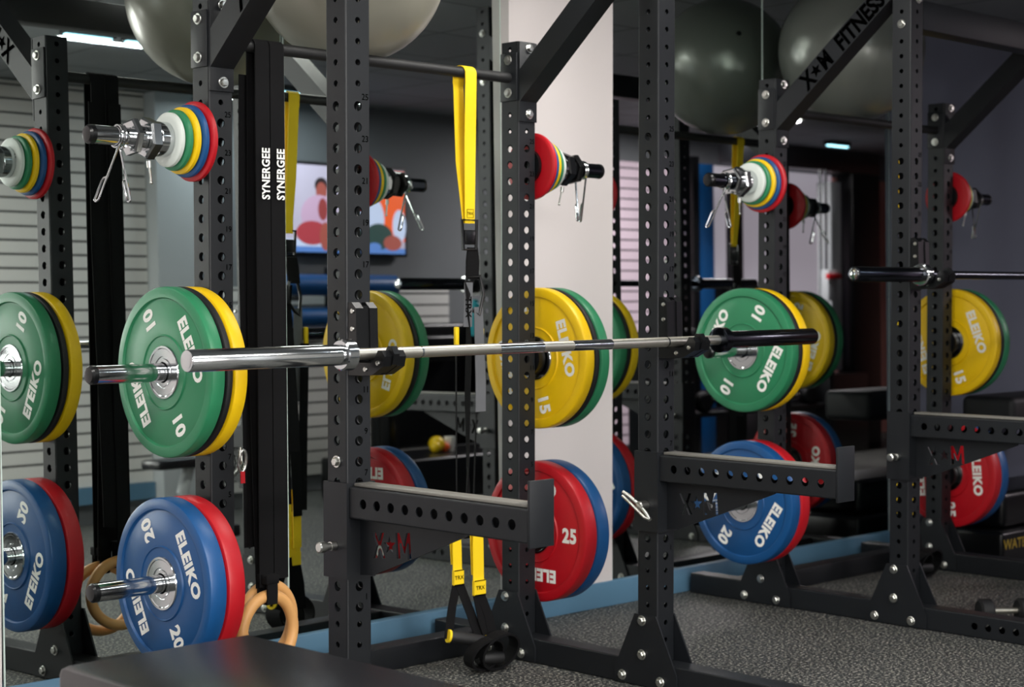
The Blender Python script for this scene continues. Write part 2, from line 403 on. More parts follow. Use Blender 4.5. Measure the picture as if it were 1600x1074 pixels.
def rack(label, x0, dz=0):
    W = 1.152; yr, yf = -.394, -.965
    R = thing('power_rack', label, 'power rack', (x0, 0, 0))
    for (x, y, top, low) in ((0, yf, 2.39, 1), (W, yf, 2.39, 1), (0, yr, 1.937, 1), (W, yr, 1.937, 1)):
        mb = MB(); mb.sqtube(.038, .038, .077, top, HOLES+LOW, T((x, y, 0)))
        u = mb.build('upright', M['steel'], R)
        nb = MB(); numerals(nb, x, y); nn = nb.build('printed_numerals', M['decal'], u, smooth=0)
        tag(nn, 'black height numbers printed beside the holes')
    # base runners with gusset plates
    for x in (0, W):
        mb = MB(); fh = [(1.30+k*PIT-.04, .0122) for k in range(6)]
        mb.sqtube(.038, .038, .04, 1.70, fh, frame((x, 0, .038), (1, 0, 0), (0, 0, 1)) @ Matrix.Identity(4) if 0 else Matrix(((1, 0, 0, x), (0, 0, -1, 0), (0, 1, 0, .0385), (0, 0, 0, 1))), sides='EW')
        mb.build('base_runner', M['steel'], R)
        for y in (yr, yf):
            poly = [(y-.115, .004), (y+.125, .004), (y+.125, .04), (y+.045, .213), (y-.036, .213), (y-.115, .05)]
            for sx in (-1, 1):
                mb = MB(); mb.prism(poly, 0, .0055, 0, frame((x+(-.0438 if sx < 0 else .0385), 0, 0), (0, 1, 0), (0, 0, 1)))
                mb.build('gusset_plate', M['steel'], R)
            for (dy, z) in ((.016, .195), (.016, .095), (.092, .025), (-.055, .025)):
                bolt(R, (x-.0440, y+dy, z), WN)
    mb = MB(); mb.box((.039, -.27, 0.001), (W-.039, -.195, .073), ch=.003); mb.build('floor_crossmember', M['steel'], R)
    # pull-up bar and its brackets on the rear uprights
    mb = MB(); mb.tube([(-.0385+.08, yr, 1.825), (W-.0385, yr, 1.825)], .0165, 20); mb.build('pull_up_bar', M['black'], R)
    for x in (0, W):
        mb = MB(); mb.box((x-.0445, yr-.036, 1.752), (x-.0387, yr+.036, 1.902), ch=.002); mb.build('bar_bracket', M['steel'], R)
        for z in (1.88, 1.778): bolt(R, (x-.0445, yr, z), WN)
        # diagonal brace
        k = .86; ya, yb = yr-.0385, yf+.0385; za = 1.745; L = math.hypot(ya-yb, (ya-yb)*k)
        mb = MB(); mb.box((x-.038, ya-.006, 1.688), (x+.038, ya, 1.935), ch=.001); mb.build('brace_plate', M['steel'], R)
        for z in (1.712, 1.917): bolt(R, (x+.004, ya-.006, z), SN)
        mb = MB(); dv = .0999
        vs = []
        for y, z in ((ya-.006, za+.005), (yb, za+(ya-yb)*k)):
            for xx, zz in ((x-.038, z), (x+.038, z), (x+.038, z+dv), (x-.038, z+dv)): vs.append((xx, y, zz))
        mb.add(vs, [(0, 1, 2, 3), (7, 6, 5, 4), (0, 4, 5, 1), (1, 5, 6, 2), (2, 6, 7, 3), (3, 7, 4, 0)])
        br = mb.build('diagonal_brace', M['steel'], R, smooth=0)
        if x == 0:
            dirv = Vector((0, -1, k)).normalized(); upv = Vector((0, k, 1)).normalized()
            c0 = Vector((x-.0387, ya, za+.05))+dirv*.19
            tb = MB()
            # seen from -x the text reads along dirv
            def at(dd): return frame(c0+dirv*dd, dirv, upv)
            tb.text('X', .086, 0, at(.0), .04, .8); tb.text('*', .062, 0, at(.046)); tb.text('M', .086, 0, at(.098), .04, .75)
            tb.text('FITNESS', .086, 0, at(.285), .04, .78)
            t_ = tb.build('cut_lettering', M['decal'], br, smooth=0); tag(t_, 'dark cut-out lettering along the brace')
    # top front crossmember
    mb = MB(); mb.box((.039, yf-.038, 2.06+dz), (W-.039, yf+.038, 2.16+dz), ch=.003); mb.build('front_crossmember', M['steel'], R)
    for x in (0, W):
        bolt(R, (x-.0385, yf, 2.28), WN); bolt(R, (x-.0385, yf, 2.075), WN)
        bolt(R, (x+.005, yf-.0385, 2.16), SN)
    # weight pegs on the rear uprights
    for z in (.39, .945, 1.554):
        for s, x in ((-1, -.0385), (1, W+.0385)):
            pg = MB(); tip = .345; fl = .03 if (z < 1 and s > 0) else (.013 if z > 1 else .0065)
            pg.lathe([(0, .0001), (0, .054), (fl-.002, .054), (fl, .050), (fl, .0001)], 32, 0, T((x, yr, z)) @ Matrix.Diagonal((s, 1, 1, 1)))
            pk = pg.build('weight_peg', M['plastic'], R)
            pg = MB(); pg.lathe([(fl, .0001), (fl, .0243), (tip-.02, .0243), (tip-.02, .0001)], 32, 0, T((x, yr, z)) @ Matrix.Diagonal((s, 1, 1, 1)))
            dark = (z > 1 and (s > 0 or x0 > 1)) or (s > 0)
            sl = pg.build('peg_sleeve', M['darkchrome'] if dark else M['chrome'], pk)
            pg = MB(); pg.lathe([(tip-.02, .0247), (tip-.008, .0247), (tip-.002, .020), (tip, .012), (tip, .0001)], 32, 0, T((x, yr, z)) @ Matrix.Diagonal((s, 1, 1, 1)))
            pg.build('peg_end_cap', M['plastic'], pk)
    return R
XA, XB = 0, 2.475
rackA = rack('near black power rack with the barbell across its front, in front of the left mirrors', XA, .03)
rackB = rack('far black power rack out of focus on the right, in front of the right mirrors', XB)
# loose fittings seen on the near rack
for pos in ((.022, -.9655-.038, 0.742),): bolt(rackA, (-.0385, -.965, .742), WN)

# ------------------------------------------------------------------ spotter arms
STENCIL = {
 'X': [(-.36, -.5), (-.14, -.5), (0, -.17), (.14, -.5), (.36, -.5), (.13, 0), (.36, .5), (.14, .5), (0, .17), (-.14, .5), (-.36, .5), (-.13, 0)],
 'M': [(-.42, -.5), (-.22, -.5), (-.22, .10), (-.07, -.30), (.07, -.30), (.22, .10), (.22, -.5), (.42, -.5), (.42, .5), (.20, .5), (0, -.02), (-.20, .5), (-.42, .5)],
 '*': [((.5 if k % 2 == 0 else .2)*math.cos(PI/2+k*PI/5), (.5 if k % 2 == 0 else .2)*math.sin(PI/2+k*PI/5)) for k in range(10)]}
def cut_plate(txts, poly, th, M0, name, parent):
    cu = bpy.data.curves.new(name, 'CURVE'); cu.dimensions = '2D'; cu.fill_mode = 'BOTH'; cu.extrude = th/2
    outl = [poly]
    for (tx, sz, px, py, an) in txts:
        c, q = math.cos(an), math.sin(an)
        outl.append([(px+sz*(x*c-y*q), py+sz*(x*q+y*c)) for x, y in STENCIL[tx]])
    for pts in outl:
        sp = cu.splines.new('POLY'); sp.points.add(len(pts)-1); sp.use_cyclic_u = True
        for p_, (x, y) in zip(sp.points, pts): p_.co = (x, y, 0, 1)
    o = bpy.data.objects.new(name, cu); C.objects.link(o)
    dg = bpy.context.evaluated_depsgraph_get(); dg.update()
    me = bpy.data.meshes.new_from_object(o.evaluated_get(dg)); me.transform(M0); me.materials.clear(); me.materials.append(M['steel'])
    me.polygons.foreach_set('use_smooth', [False]*len(me.polygons))
    bpy.data.objects.remove(o)
    o = bpy.data.objects.new(name, me); C.objects.link(o); o.parent = parent; return o
def spotter(label, x, dz, pin):
    # local origin: centre of the upright on the floor, y=0 at upright centre
    R = thing('spotter_arm', label, 'spotter arm', (x, -.965, dz), 'spotter arms on the racks')
    mb = MB()
    z0, z1 = .458, .692
    for a, b in (((-.045, -.045), (.045, -.0388)), ((-.045, .0388), (.045, .045)), ((-.045, -.0388), (-.0388, .0388)), ((.0388, -.0388), (.045, .0388))):
        mb.box((a[0], a[1], z0), (b[0], b[1], z1))
    mb.build('sleeve', M['steel'], R, smooth=0)
    mb = MB(); hs = [(.098+k*PIT, .0122) for k in range(11)]
    mb.sqtube(.038, .038, .0455, .654, hs, Matrix(((1, 0, 0, 0), (0, 0, -1, 0), (0, 1, 0, .6455), (0, 0, 0, 1))), sides='EW')
    mb.build('arm_tube', M['steel'], R)
    mb = MB(); mb.box((-.026, -.652, .6845), (.026, -.05, .692), ch=.002); t_ = mb.build('protective_strip', mat('worn_plastic_strip', srgb(112, 110, 104), .45), R)
    tag(t_, 'worn grey plastic strip on top of the arm')
    mb = MB(); mb.box((-.038, -.662, .598), (.038, -.6545, .745), ch=.001); mb.build('end_plate', M['steel'], R)
    poly = [(-.0455, .466), (-.09, .470), (-.25, .530), (-.43, .600), (-.43, .6065), (-.0455, .6065)]
    # drawn in (y,z): local x -> -y so that it reads from -x
    p2 = [(-y, z) for y, z in poly]; p2.reverse()
    a = math.atan2(.07, -.25)
    txts = [('X', .062, .115, .545, .08), ('*', .045, .155, .549, .08), ('M', .062, .205, .553, .08)]
    M0 = Matrix(((0, 0, -1, -.0), (-1, 0, 0, 0), (0, 1, 0, 0), (0, 0, 0, 1)))
    cut_plate(txts, p2, .006, M0, 'gusset', R)
    mb = MB()
    if pin == 'knob':
        mb.lathe([(-.0455, .011), (-.06, .011), (-.061, .009), (-.078, .009), (-.079, .0135), (-.094, .0135), (-.097, .010), (-.0975, .0001)], 24, 0, T((0, .0, .537)))
    else:
        mb.lathe([(-.0455, .014), (-.075, .014), (-.078, .010), (-.078, .0001)], 24, 0, T((0, 0, .535)))
        mb.tube([(-.082, .058, .572), (-.075, .04, .562), (-.070, 0, .535), (-.075, -.03, .513), (-.080, -.045, .500)], .0065, 12)
        mb.tube([(-.092, .050, .563), (-.088, .02, .541), (-.086, -.03, .505), (-.080, -.045, .500)], .0045, 12)
    mb.build('locking_pin', M['bolt'], R)
    return R
spotter('black perforated spotter arm on the near rack, left front upright, under the barbell', XA, 0, 'knob')
spotter('black perforated spotter arm on the near rack, right front upright, with a loop handled pin', XA+1.152, 0, 'loop')
spotter('blurred black spotter arm on the far rack running out of the right side', XB, PIT, 'knob')
spotter('black spotter arm on the hidden far upright of the far rack', XB+1.152, PIT, 'knob')

# ------------------------------------------------------------------ J-hooks
def jhook(label, x, zc, flip=1):
    R = thing('j_hook', label, 'bar hook', (x, -1.0035, zc), 'hooks holding the barbells')
    # profile in (out, z) where z=0 is barbell axis
    def pr(poly, a, b, m, name, par=R, ch=0):
        mb = MB(); q = [(-p, z) for p, z in poly]  # local X=y
        mb.prism(q, a, b, 0, frame((0, 0, 0), (0, 1, 0), (0, 0, 1))); return mb.build(name, m, par, smooth=0)
    steel = [(0, -.045), (.06, -.045), (.095, -.043), (.135, -.022), (.142, .004), (.132, .022), (.118, .022), (.098, -.008), (.088, -.0165), (.030, -.0165), (.026, .118), (.0, .118)]
    pad = [(.001, -.050), (.055, -.050), (.09, -.047), (.13, -.026), (.136, -.002), (.126, .012), (.112, .012), (.094, -.014), (.086, -.0185), (.034, -.0185), (.030, .112), (.014, .126), (.001, .126)]
    pr(steel, -.009, .009, M['plastic'], 'hook_plate')
    for s in (-1, 1):
        o = pr(pad, *((s*.0095, s*.034) if s > 0 else (-.034, -.0095)), M['plastic'], 'wear_pad')
    for p, z in ((.018, .062), (.066, -.034), (.112, -.018), (.018, .105)):
        mb = MB(); mb.lathe([(-.034, .0062), (-.0375, .0055), (-.0382, .0001)], 14, 0, T((0, -p, z))); mb.build('screw', M['bolt'], R)
    return R
jhook('black padded hook holding the near barbell on the left front upright', XA+.0, 1.004)
jhook('black padded hook holding the near barbell on the right front upright', XA+1.152, 1.0145)
jhook('blurred black hook on the far rack holding its barbell', XB, 1.2155)
jhook('black hook on the hidden front upright of the far rack', XB+1.152, 1.2155)

# ------------------------------------------------------------------ barbells
def barbell(label, x0, x1, xc0, xc1, y, z0, z1, dl, dr):
    R = thing('barbell', label, 'barbell', (x0, y, z0))
    L = x1-x0; sl = math.atan2(z1-z0, L); R.rotation_euler = (0, -sl, 0)
    a, b = xc0-x0, xc1-x0
    mb = MB(); segs = [(a, 0), (.146-x0, 1), (.150-x0, 2), (.414-x0, 0), (.575-x0, 1), (.69-x0, 0), (.845-x0, 1), (1.08-x0, 0), (1.085-x0, 1), (b, 1)] if xc0 < 0 else [(a, 1), (b, 1)]
    # material 0: knurled satin, 1: smooth dark reflection
    def seg(p, q, m): mb.lathe([(p, .0142), (q, .0142)], 28, m)
    if xc0 < 0:
        for p, q, m in ((a, .144, 0), (.144, .150, 1), (.150, .414, 0), (.414, .575, 1), (.575, .69, 0), (.69, .845, 1), (.845, 1.08, 0), (1.08, 1.086, 1), (1.086, xc1, 0)):
            seg((p-x0) if p != a else a, q-x0, m)
        mats = [M['satin'], M['chrome']]
    else:
        seg(a, b, 0); mats = [M['darkchrome'], M['chrome']]
    sh = mb.build('shaft', mats, R)
    for side, (c, e, m) in enumerate(((a, 0, M[dl]), (b, L, M[dr]))):
        s = 1 if side else -1
        mb = MB(); F = T((c, 0, 0)) @ Matrix.Diagonal((s, 1, 1, 1)); ln = abs(e-c)
        mb.lathe([(.03, .0001), (.03, .0252), (ln-.004, .0252), (ln-.001, .0235), (ln, .021), (ln, .0001)], 40, 0, F)
        mb.build('sleeve', m, R)
        mb = MB(); mb.lathe([(-.004, .0143), (-.004, .030), (-.001, .0375), (.026, .0375), (.029, .034), (.0295, .0253)], 40, 0, F)
        mb.build('collar_ring', M['chrome'] if m is not M['darkchrome'] or s < 0 else M['darkchrome'], R)
        mb = MB(); mb.lathe([(ln+.0005, .0001), (ln+.0005, .018), (ln-.0005, .0195)], 32, 0, F)
        ec = mb.build('end_cap', M['chrome'], R)
    return R
barbell('long chrome barbell racked across the front of the near rack', -.535, 1.790, -.077, 1.320, -1.062, 1.0035, 1.0165, 'chrome', 'darkchrome')
barbell('blurred dark barbell racked on the far rack at right', 2.015, 4.34, 2.432, 3.86, -1.062, 1.2135, 1.2175, 'darkchrome', 'darkchrome')

# ------------------------------------------------------------------ plates
def plate(name, label, cat, colour, t, txt, ang, group, r=.225, steel='chrome'):
    R = thing(name, label, cat, (0, 0, 0), group)
    e = .006
    mb = MB()
    if r > .2:
        half = [(0.003, .0715), (0.003, .094), (0.0, .096), (0, .0975), (.0045, .100), (.0045, .188), (.006, .1905), (.006, .1935), (.0, .197), (0, r-.008), (.0035, r-.002), (.008, r)]
    else:
        half = [(0.002, .030), (.0, r-.012), (.0015, r-.004), (.005, r)]
    prof = half+[(t-a, q) for a, q in reversed(half)]
    mb.lathe(prof, 96 if r > .2 else 64)
    if r > .2: mb.add([], [])
    mb.build('rubber_disc', M[colour], R)
    mb = MB()
    if r > .2:
        h = [(0.004, .0262), (.0, .0275), (.0, .036), (.003, .037), (.003, .041), (.0005, .042), (.0005, .062), (-.001, .064), (-.001, .0695), (.003, .072)]
    else:
        h = [(0.002, .0262), (0, .0275), (0, .029), (.003, .0305)]
    mb.lathe(h+[(t-a, q) for a, q in reversed(h)]+[h[0]], 64)
    mb.build('steel_hub', M[steel], R)
    if txt:
        xx = .0037; ra = math.radians(ang)
        if r > .2:
            for k in (0, PI):
                tb = MB(); th = ra+k                    # direction (y,z) of the word's centre
                u = Vector((0, math.cos(th), math.sin(th))); tdir = Vector((0, math.sin(th), -math.cos(th)))
                # viewed from -x, right is -y and up is z : letters read clockwise, tops point outwards
                tb.text('ELEIKO', .0535, 0, frame(Vector((xx, 0, 0))+u*.137, tdir, u) if (tdir.cross(u)).x < 0 else frame(Vector((xx, 0, 0))+u*.137, -tdir, u), .05, 1.0, 1.08)
                tb.build('word_lettering', M['white'], R, smooth=0); tb = MB()
                th2 = th+PI/2
                u2 = Vector((0, math.cos(th2), math.sin(th2)))
                t2 = Vector((0, -u2.z, u2.y))
                F = frame(Vector((xx, 0, 0))+u2*.150, u2, t2)
                if (u2.cross(t2)).x > 0: F = frame(Vector((xx, 0, 0))+u2*.150, u2, -t2)
                tb.text(txt, .062, 0, F, .045, .95, 1.08); tb.build('number_lettering', M['white'], R, smooth=0)
        else:
            tb = MB()
            for k in (0,):
                th = ra+k; u = Vector((0, math.cos(th), math.sin(th))); tdir = Vector((0, math.sin(th), -math.cos(th)))
                if (tdir.cross(u)).x > 0: tdir = -tdir
                tb.text(txt, .014, 0, frame(Vector((-.0004, 0, 0))+u*(r-.028), tdir, u), .02, 1, 1)
            tb.build('lettering', M['decal'], R, smooth=0)
    return R
def put(o, x, y, z): o.location = (x, y, z); return o
YR = -.394
KG = {'green': '10', 'yellow': '15', 'blue': '20', 'red': '25', 'black': None}
TH = {'green': .043, 'yellow': .043, 'blue': .055, 'red': .055, 'black': .022}
def stack(xu, side, z, cols, face, angs, where, group):
    # cols listed from the left in the picture; face = x of first face
    x = face
    for c, a in zip(cols, angs):
        nm = {'green': 'green ten', 'yellow': 'yellow fifteen', 'blue': 'blue twenty', 'red': 'red twenty-five', 'black': 'thin black'}[c]
        p = plate('bumper_plate', '%s bumper plate %s' % (nm, where), 'weight plate', c, TH[c], KG[c], a, group)
        put(p, x, YR, z); x += TH[c]+.0025
stack(0, -1, .945, ['green', 'black', 'yellow'], -.161, [153, 0, 20], 'on the middle left peg of the near rack', 'bumper plates on the near rack')
stack(0, -1, .39, ['blue', 'red'], -.171, [153, 10], 'on the bottom left peg of the near rack', 'bumper plates on the near rack')
stack(1.152, 1, .945, ['yellow', 'black', 'green'], 1.152+.072, [165, 0, 20], 'on the middle right peg of the near rack', 'bumper plates on the near rack')
stack(1.152, 1, .39, ['red', 'blue'], 1.152+.072, [90, 30], 'on the bottom right peg of the near rack', 'bumper plates on the near rack')
stack(XB, -1, .945, ['green', 'black', 'yellow'], XB-.182, [208, 0, 20], 'on the middle left peg of the far rack', 'bumper plates on the far rack')
stack(XB, -1, .39, ['blue', 'red'], XB-.180, [212, 10], 'on the bottom left peg of the far rack', 'bumper plates on the far rack')
stack(XB+1.152, 1, .945, ['yellow', 'black', 'green'], XB+1.152+.071, [160, 0, 20], 'on the middle right peg of the far rack', 'bumper plates on the far rack')
stack(XB+1.152, 1, .39, ['red', 'blue'], XB+1.152+.071, [175, 30], 'on the bottom right peg of the far rack', 'bumper plates on the far rack')

# small change plates with collars and spring clips on the top pegs
def change(xu, s, where, group, dark):
    z = 1.554
    seq = [('red', .212), ('blue', .192), ('yellow', .176), ('green', .160), ('wplate', .143)]
    names = {'red': 'largest red', 'blue': 'blue', 'yellow': 'yellow', 'green': 'green', 'wplate': 'smallest white'}
    off = .052; t = .019
    for c, d in seq:
        p = plate('change_plate', '%s change plate %s' % (names[c], where), 'weight plate', c, t, '2.5' if c == 'wplate' else None, 20, group, r=d/2)
        x = xu+s*off if s > 0 else xu-off-t
        put(p, x, YR, z); off += t+.0005
    F = Matrix.Diagonal((s, 1, 1, 1))
    m1 = M['plastic'] if dark == 2 else M['chrome']
    cl = thing('barbell_collar', ('black' if dark == 2 else 'chrome')+' hexagonal barbell collar clamped %s' % where, 'barbell collar', (xu+s*off, YR, z), 'collars on the change plates')
    mb = MB(); mb.lathe([(0, .0262), (0, .046), (.033, .046), (.035, .044), (.035, .0262)], 40, 0, F); mb.build('hub', M['chrome'], cl)
    mb = MB(); mb.lathe([(.0355, .0262), (.0355, .050), (.040, .056), (.062, .056), (.067, .050), (.067, .0262)], 6, 0, F @ Matrix.Rotation(.35, 4, 'X')); mb.build('hexagonal_nut', m1, cl, smooth=20)
    mb = MB(); mb.lathe([(.068, .0262), (.068, .033), (.088, .033), (.088, .0262)], 32, 0, F); mb.build('neck', M['chrome'] if dark < 2 else M['plastic'], cl)
    mb = MB(); mb.lathe([(.0885, .0262), (.0885, .044), (.093, .050), (.106, .050), (.110, .044), (.110, .0262)], 6, 0, F @ Matrix.Rotation(.9, 4, 'X')); mb.build('clamp_block', m1, cl, smooth=20)
    mb = MB(); mb.tube([(s*.05, 0, -.058), (s*.048, 0, -.075)], .006, 12); mb.tube([(s*.048, 0, -.072), (s*.040, .004, -.112)], .003, 8)
    mb.ball((s*.040, .004, -.114), .0045, nu=12, nv=8); mb.build('clamp_screw', M['bolt'], cl)
    sp = thing('spring_clip', 'wire spring clip with two hanging legs %s' % where, 'spring clip', (xu+s*(off+.125), YR, z), 'spring clips on the change plate pegs')
    mb = MB(); pts = []
    for i in range(0, 24*3+8):
        a = -PI/2-.5+2*PI*i/24; pts.append((s*(.002+.0062*i/24*1.0), .0285*math.cos(a), .0285*math.sin(a)))
    mb.tube(pts, .0030, 8); mb.build('coil', M['chrome'], sp)
    for q, (ax, ay, ex, ey) in enumerate(((s*.022, -.014, s*.052, .035), (s*.002, .014, s*-.012, -.012))):
        mb = MB()
        p0 = Vector((ax, ay, -.026)); p1 = Vector((ex, ey, -.160)); d = (p1-p0).normalized(); sd = Vector((0.4*s, 1, 0)).normalized()
        lp = [p0, p0+d*.09, p1]; 
        for k in range(7):
            a = PI*k/6; lp.append(p1+sd*(.006-.006*math.cos(a))+d*.006*math.sin(a))
        lp += [p0+d*.095+sd*.012, p0+d*.088+sd*.008, p0+d*.086+sd*.002]
        mb.tube(lp, .0031, 8); mb.build('leg', M['chrome'], sp)
change(-.0, -1, 'on the top left peg of the near rack', 'change plates on the near rack', 0)
change(1.152, 1, 'on the top right peg of the near rack', 'change plates on the near rack', 2)
change(XB, -1, 'on the top left peg of the far rack', 'change plates on the far rack', 0)
change(XB+1.152, 1, 'on the top right peg of the far rack', 'change plates on the far rack', 2)

# ------------------------------------------------------------------ exercise balls
def gymball(label, loc, r, m):
    R = thing('exercise_ball', label, 'exercise ball', loc, None)
    mb = MB(); prof = []; n = 60
    for k in range(n+1):
        a = PI*k/n; rr = r*(1+(.0015*math.cos(a*46) if .35 < a < PI-.35 else 0)); prof.append((-rr*math.cos(a), max(rr*math.sin(a), 1e-4)))
    mb.lathe(prof, 72, 0, Matrix.Rotation(-.9, 4, 'Z') @ Matrix.Rotation(.35, 4, 'Y')); mb.build('inflated_shell', m, R)
    mb = MB(); mb.lathe([(-r-.002, .0001), (-r-.002, .010), (-r+.002, .012)], 20, 0, Matrix.Rotation(-.9, 4, 'Z') @ Matrix.Rotation(.35, 4, 'Y')); mb.build('air_plug', M['plastic'], R)
    return R
gymball('large pale grey exercise ball resting on the near rack against the mirror', (.545, -.300, 2.114), .287, M['ball'])
gymball('large dark grey exercise ball resting on the far rack against the mirror', (3.118, -.298, 2.120), .288, M['balld'])

# ------------------------------------------------------------------ suspension trainer
def trainer(label, x, yb, dark=0):
    R = thing('suspension_trainer', label, 'suspension trainer', (x, yb, 0), 'suspension trainers on the pull-up bars')
    Y = M['ystrap']; X = (1, 0, 0)
    mb = MB(); pts = [(-.008, -.026, 1.365)]+[(-.004, -.024, 1.6), (.004, -.0195, 1.80)]
    for k in range(9):
        a = PI+PI*k/8; pts.append((.004-.014*(k/8), .0195*math.cos(a), 1.825-.0195*math.sin(a)))
    pts += [(-.012, .0195, 1.79)]
    mb.ribbon(pts, X, [.040, .046]+[.046]*(len(pts)-2), .002)
    mb.ribbon([(-.012, .0195, 1.79), (-.016, .004, 1.55), (-.014, -.018, 1.365)], X, [.042, .042, .030], .002)
    a_ = mb.build('anchor_strap', Y, R); tag(a_, 'bright yellow anchor strap looped over the bar')
    mb = MB(); fr = frame((-.0075, -.0285, 1.395), X, (0, 0, 1))
    for q in (((-.014, -.013), (.014, -.0118)), ((-.014, .0118), (.014, .013)), ((-.014, -.013), (-.0128, .013)), ((.0128, -.013), (.014, .013))): mb.box((q[0][0], q[0][1], 0), (q[1][0], q[1][1], .0004), 0, fr)
    mb.text('TRX', .0115, 0, fr, .02, 1.1); mb.build('printed_label', M['decal'], a_, smooth=0)
    mb = MB()  # buckle
    mb.tube([(-.040, -.026, 1.375), (.022, -.026, 1.375), (.018, -.026, 1.285), (-.034, -.026, 1.285)], .0055, 8, closed=True)
    mb.box((-.030, -.030, 1.30), (.014, -.020, 1.345), ch=.003); mb.build('buckle', M['plastic'], R)
    mb = MB(); mb.ribbon([(.004, -.026, 1.292), (.006, -.024, 1.25), (.008, -.02, 1.195)], X, [.040, .052, .050], .006); mb.build('strap_cover', M['bstrap'], R)
    mb = MB(); mb.tube([(-.015, -.02, 1.20), (.03, -.03, 1.205), (.045, -.03, 1.15), (.032, -.025, 1.085), (.008, -.02, 1.10), (-.018, -.02, 1.135)], .0055, 10, closed=True); mb.build('carabiner', M['plastic'], R)
    mb = MB(); mb.ribbon([(-.012, -.028, 1.19), (-.022, -.03, 1.12), (-.012, -.026, 1.0), (-.010, -.018, .85), (-.004, -.012, .62), (.0, -.01, .40)], [(1, 0, 0), (.6, .8, 0), (.3, 1, 0), (.3, 1, 0), (.5, .8, 0), (1, 0, 0)], .038, .002)
    g = mb.build('main_strap', M['bstrap'], R)
    mb = MB(); mb.ribbon([(.028, -.026, 1.11), (.03, -.03, .96), (.028, -.036, .88), (.024, -.040, .79)], X, [.036, .040, .042, .042], .002)
    mb.ribbon([(-.020, -.034, 1.185), (-.026, -.036, 1.05)], (.8, -.5, 0), .026, .002)
    g = mb.build('grey_strap', M['gstrap'], R); tag(g, 'hanging grey strap tail')
    mb = MB(); mb.text('TRX', .026, 0, frame((-.0235, -.0375, 1.11), (0, 0, -1), (.8, -.5, 0)), .02, 1.3); mb.build('printed_name', M['decal'], g, smooth=0)
    for dx, z in ((-.052, 1.02), (.052, 1.015)):
        mb = MB(); mb.box((dx-.007, -.02, z-.03), (dx+.007, -.008, z+.03), ch=.003); b_ = mb.build('strap_adjuster', Y, R); tag(b_, 'yellow plastic strap adjuster')
    mb = MB(); mb.ribbon([(-.052, -.012, .995), (-.05, -.01, .7), (-.045, -.008, .42)], (.6, .8, 0), .03, .002); mb.ribbon([(.045, -.012, .99), (.03, -.01, .7), (.02, -.008, .42)], (.6, .8, 0), .03, .002); mb.build('side_strap', M['bstrap'], R)
    # two yellow ends with labels, foot cradles and handles
    for i, (dx, zt, zb, wd, yy) in enumerate(((-.050, .445, .305, .036, -.008), (.012, .49, .270, .044, -.036))):
        mb = MB(); mb.ribbon([(dx+.002, yy, zt), (dx, yy-.004, (zt+zb)/2), (dx, yy-.006, zb)], X, [wd*.85, wd, wd], .003); mb.ribbon([(dx-.004, yy+.012, zt), (dx, yy+.006, zb+.02)], X, wd*.8, .003)
        y_ = mb.build('yellow_strap', Y, R)
        mb = MB(); mb.box((dx-wd/2-.002, yy-.014, zb-.042), (dx+wd/2+.002, yy-.004, zb+.004)); l_ = mb.build('label_sleeve', [Y], y_)
        mb = MB(); mb.text('TRX', .017, 0, frame((dx, yy-.0145, zb-.019), X, (0, 0, 1)), .02, 1.1)
        for q in ((zb-.0425, zb-.0395), (zb+.0015, zb+.0045)): mb.box((dx-wd/2-.002, yy-.0147, q[0]), (dx+wd/2+.002, yy-.0142, q[1]))
        mb.build('printed_name', M['decal'], y_, smooth=0)
        hx = dx-.03 if i == 0 else dx+.02
        mb = MB()
        if i == 0:
            mb.ribbon([(dx-.005, yy-.008, zb-.04), (dx-.035, yy-.02, .2), (dx-.060, yy-.03, .11)], X, .034, .003)
            mb.ribbon([(dx+.006, yy-.008, zb-.04), (dx+.030, yy-.03, .18), (dx+.055, yy-.05, .09)], X, .036, .003)
        else:
            mb.ribbon([(dx-.006, yy-.008, zb-.04), (dx+.005, yy-.02, .15), (dx+.03, yy-.03, .07)], X, .038, .003)
            mb.ribbon([(dx+.006, yy-.008, zb-.04), (dx+.030, yy-.02, .16), (dx+.045, yy-.03, .07)], X, .036, .003)
        mb.build('cradle_strap', M['bstrap'], R)
    for a, b, zz in (((-.110, -.045, .118), (.000, -.085, .092), 0), ((-.035, -.085, .045), (.045, -.115, .042), 1)):
        mb = MB(); a = Vector(a); b = Vector(b); d = (b-a)
        mb.tube([a, a+d*.05, a+d*.5, a+d*.95, b], [.016, .0175, .019, .0175, .016], 20)
        h = mb.build('handle', M['black'], R)
        if zz: continue
        mb = MB()
        for q0, q1 in ((-.06, .0), (1.0, 1.06)): mb.tube([a+d*q0, a+d*q1], .020, 20)
        r_ = mb.build('handle_ring', Y, h)
    mb = MB()
    for (c, rr) in (((.035, -.10, .062), .056), ((-.01, -.09, .058), .048)):
        pts = [Vector(c)+Vector((rr*1.3*math.cos(t), -.02*math.sin(t), rr*math.sin(t))) for t in [2*PI*k/20 for k in range(20)]]
        mb.ribbon(pts+[pts[0]], (.3, 1, 0), .060, .007)
    mb.build('foot_cradle', M['bstrap'], R)
    return R
trainer('yellow and black suspension trainer hanging from the near pull-up bar to the floor', .925, -.394)
trainer('blurred yellow and black suspension trainer hanging from the far pull-up bar', 3.345, -.394)

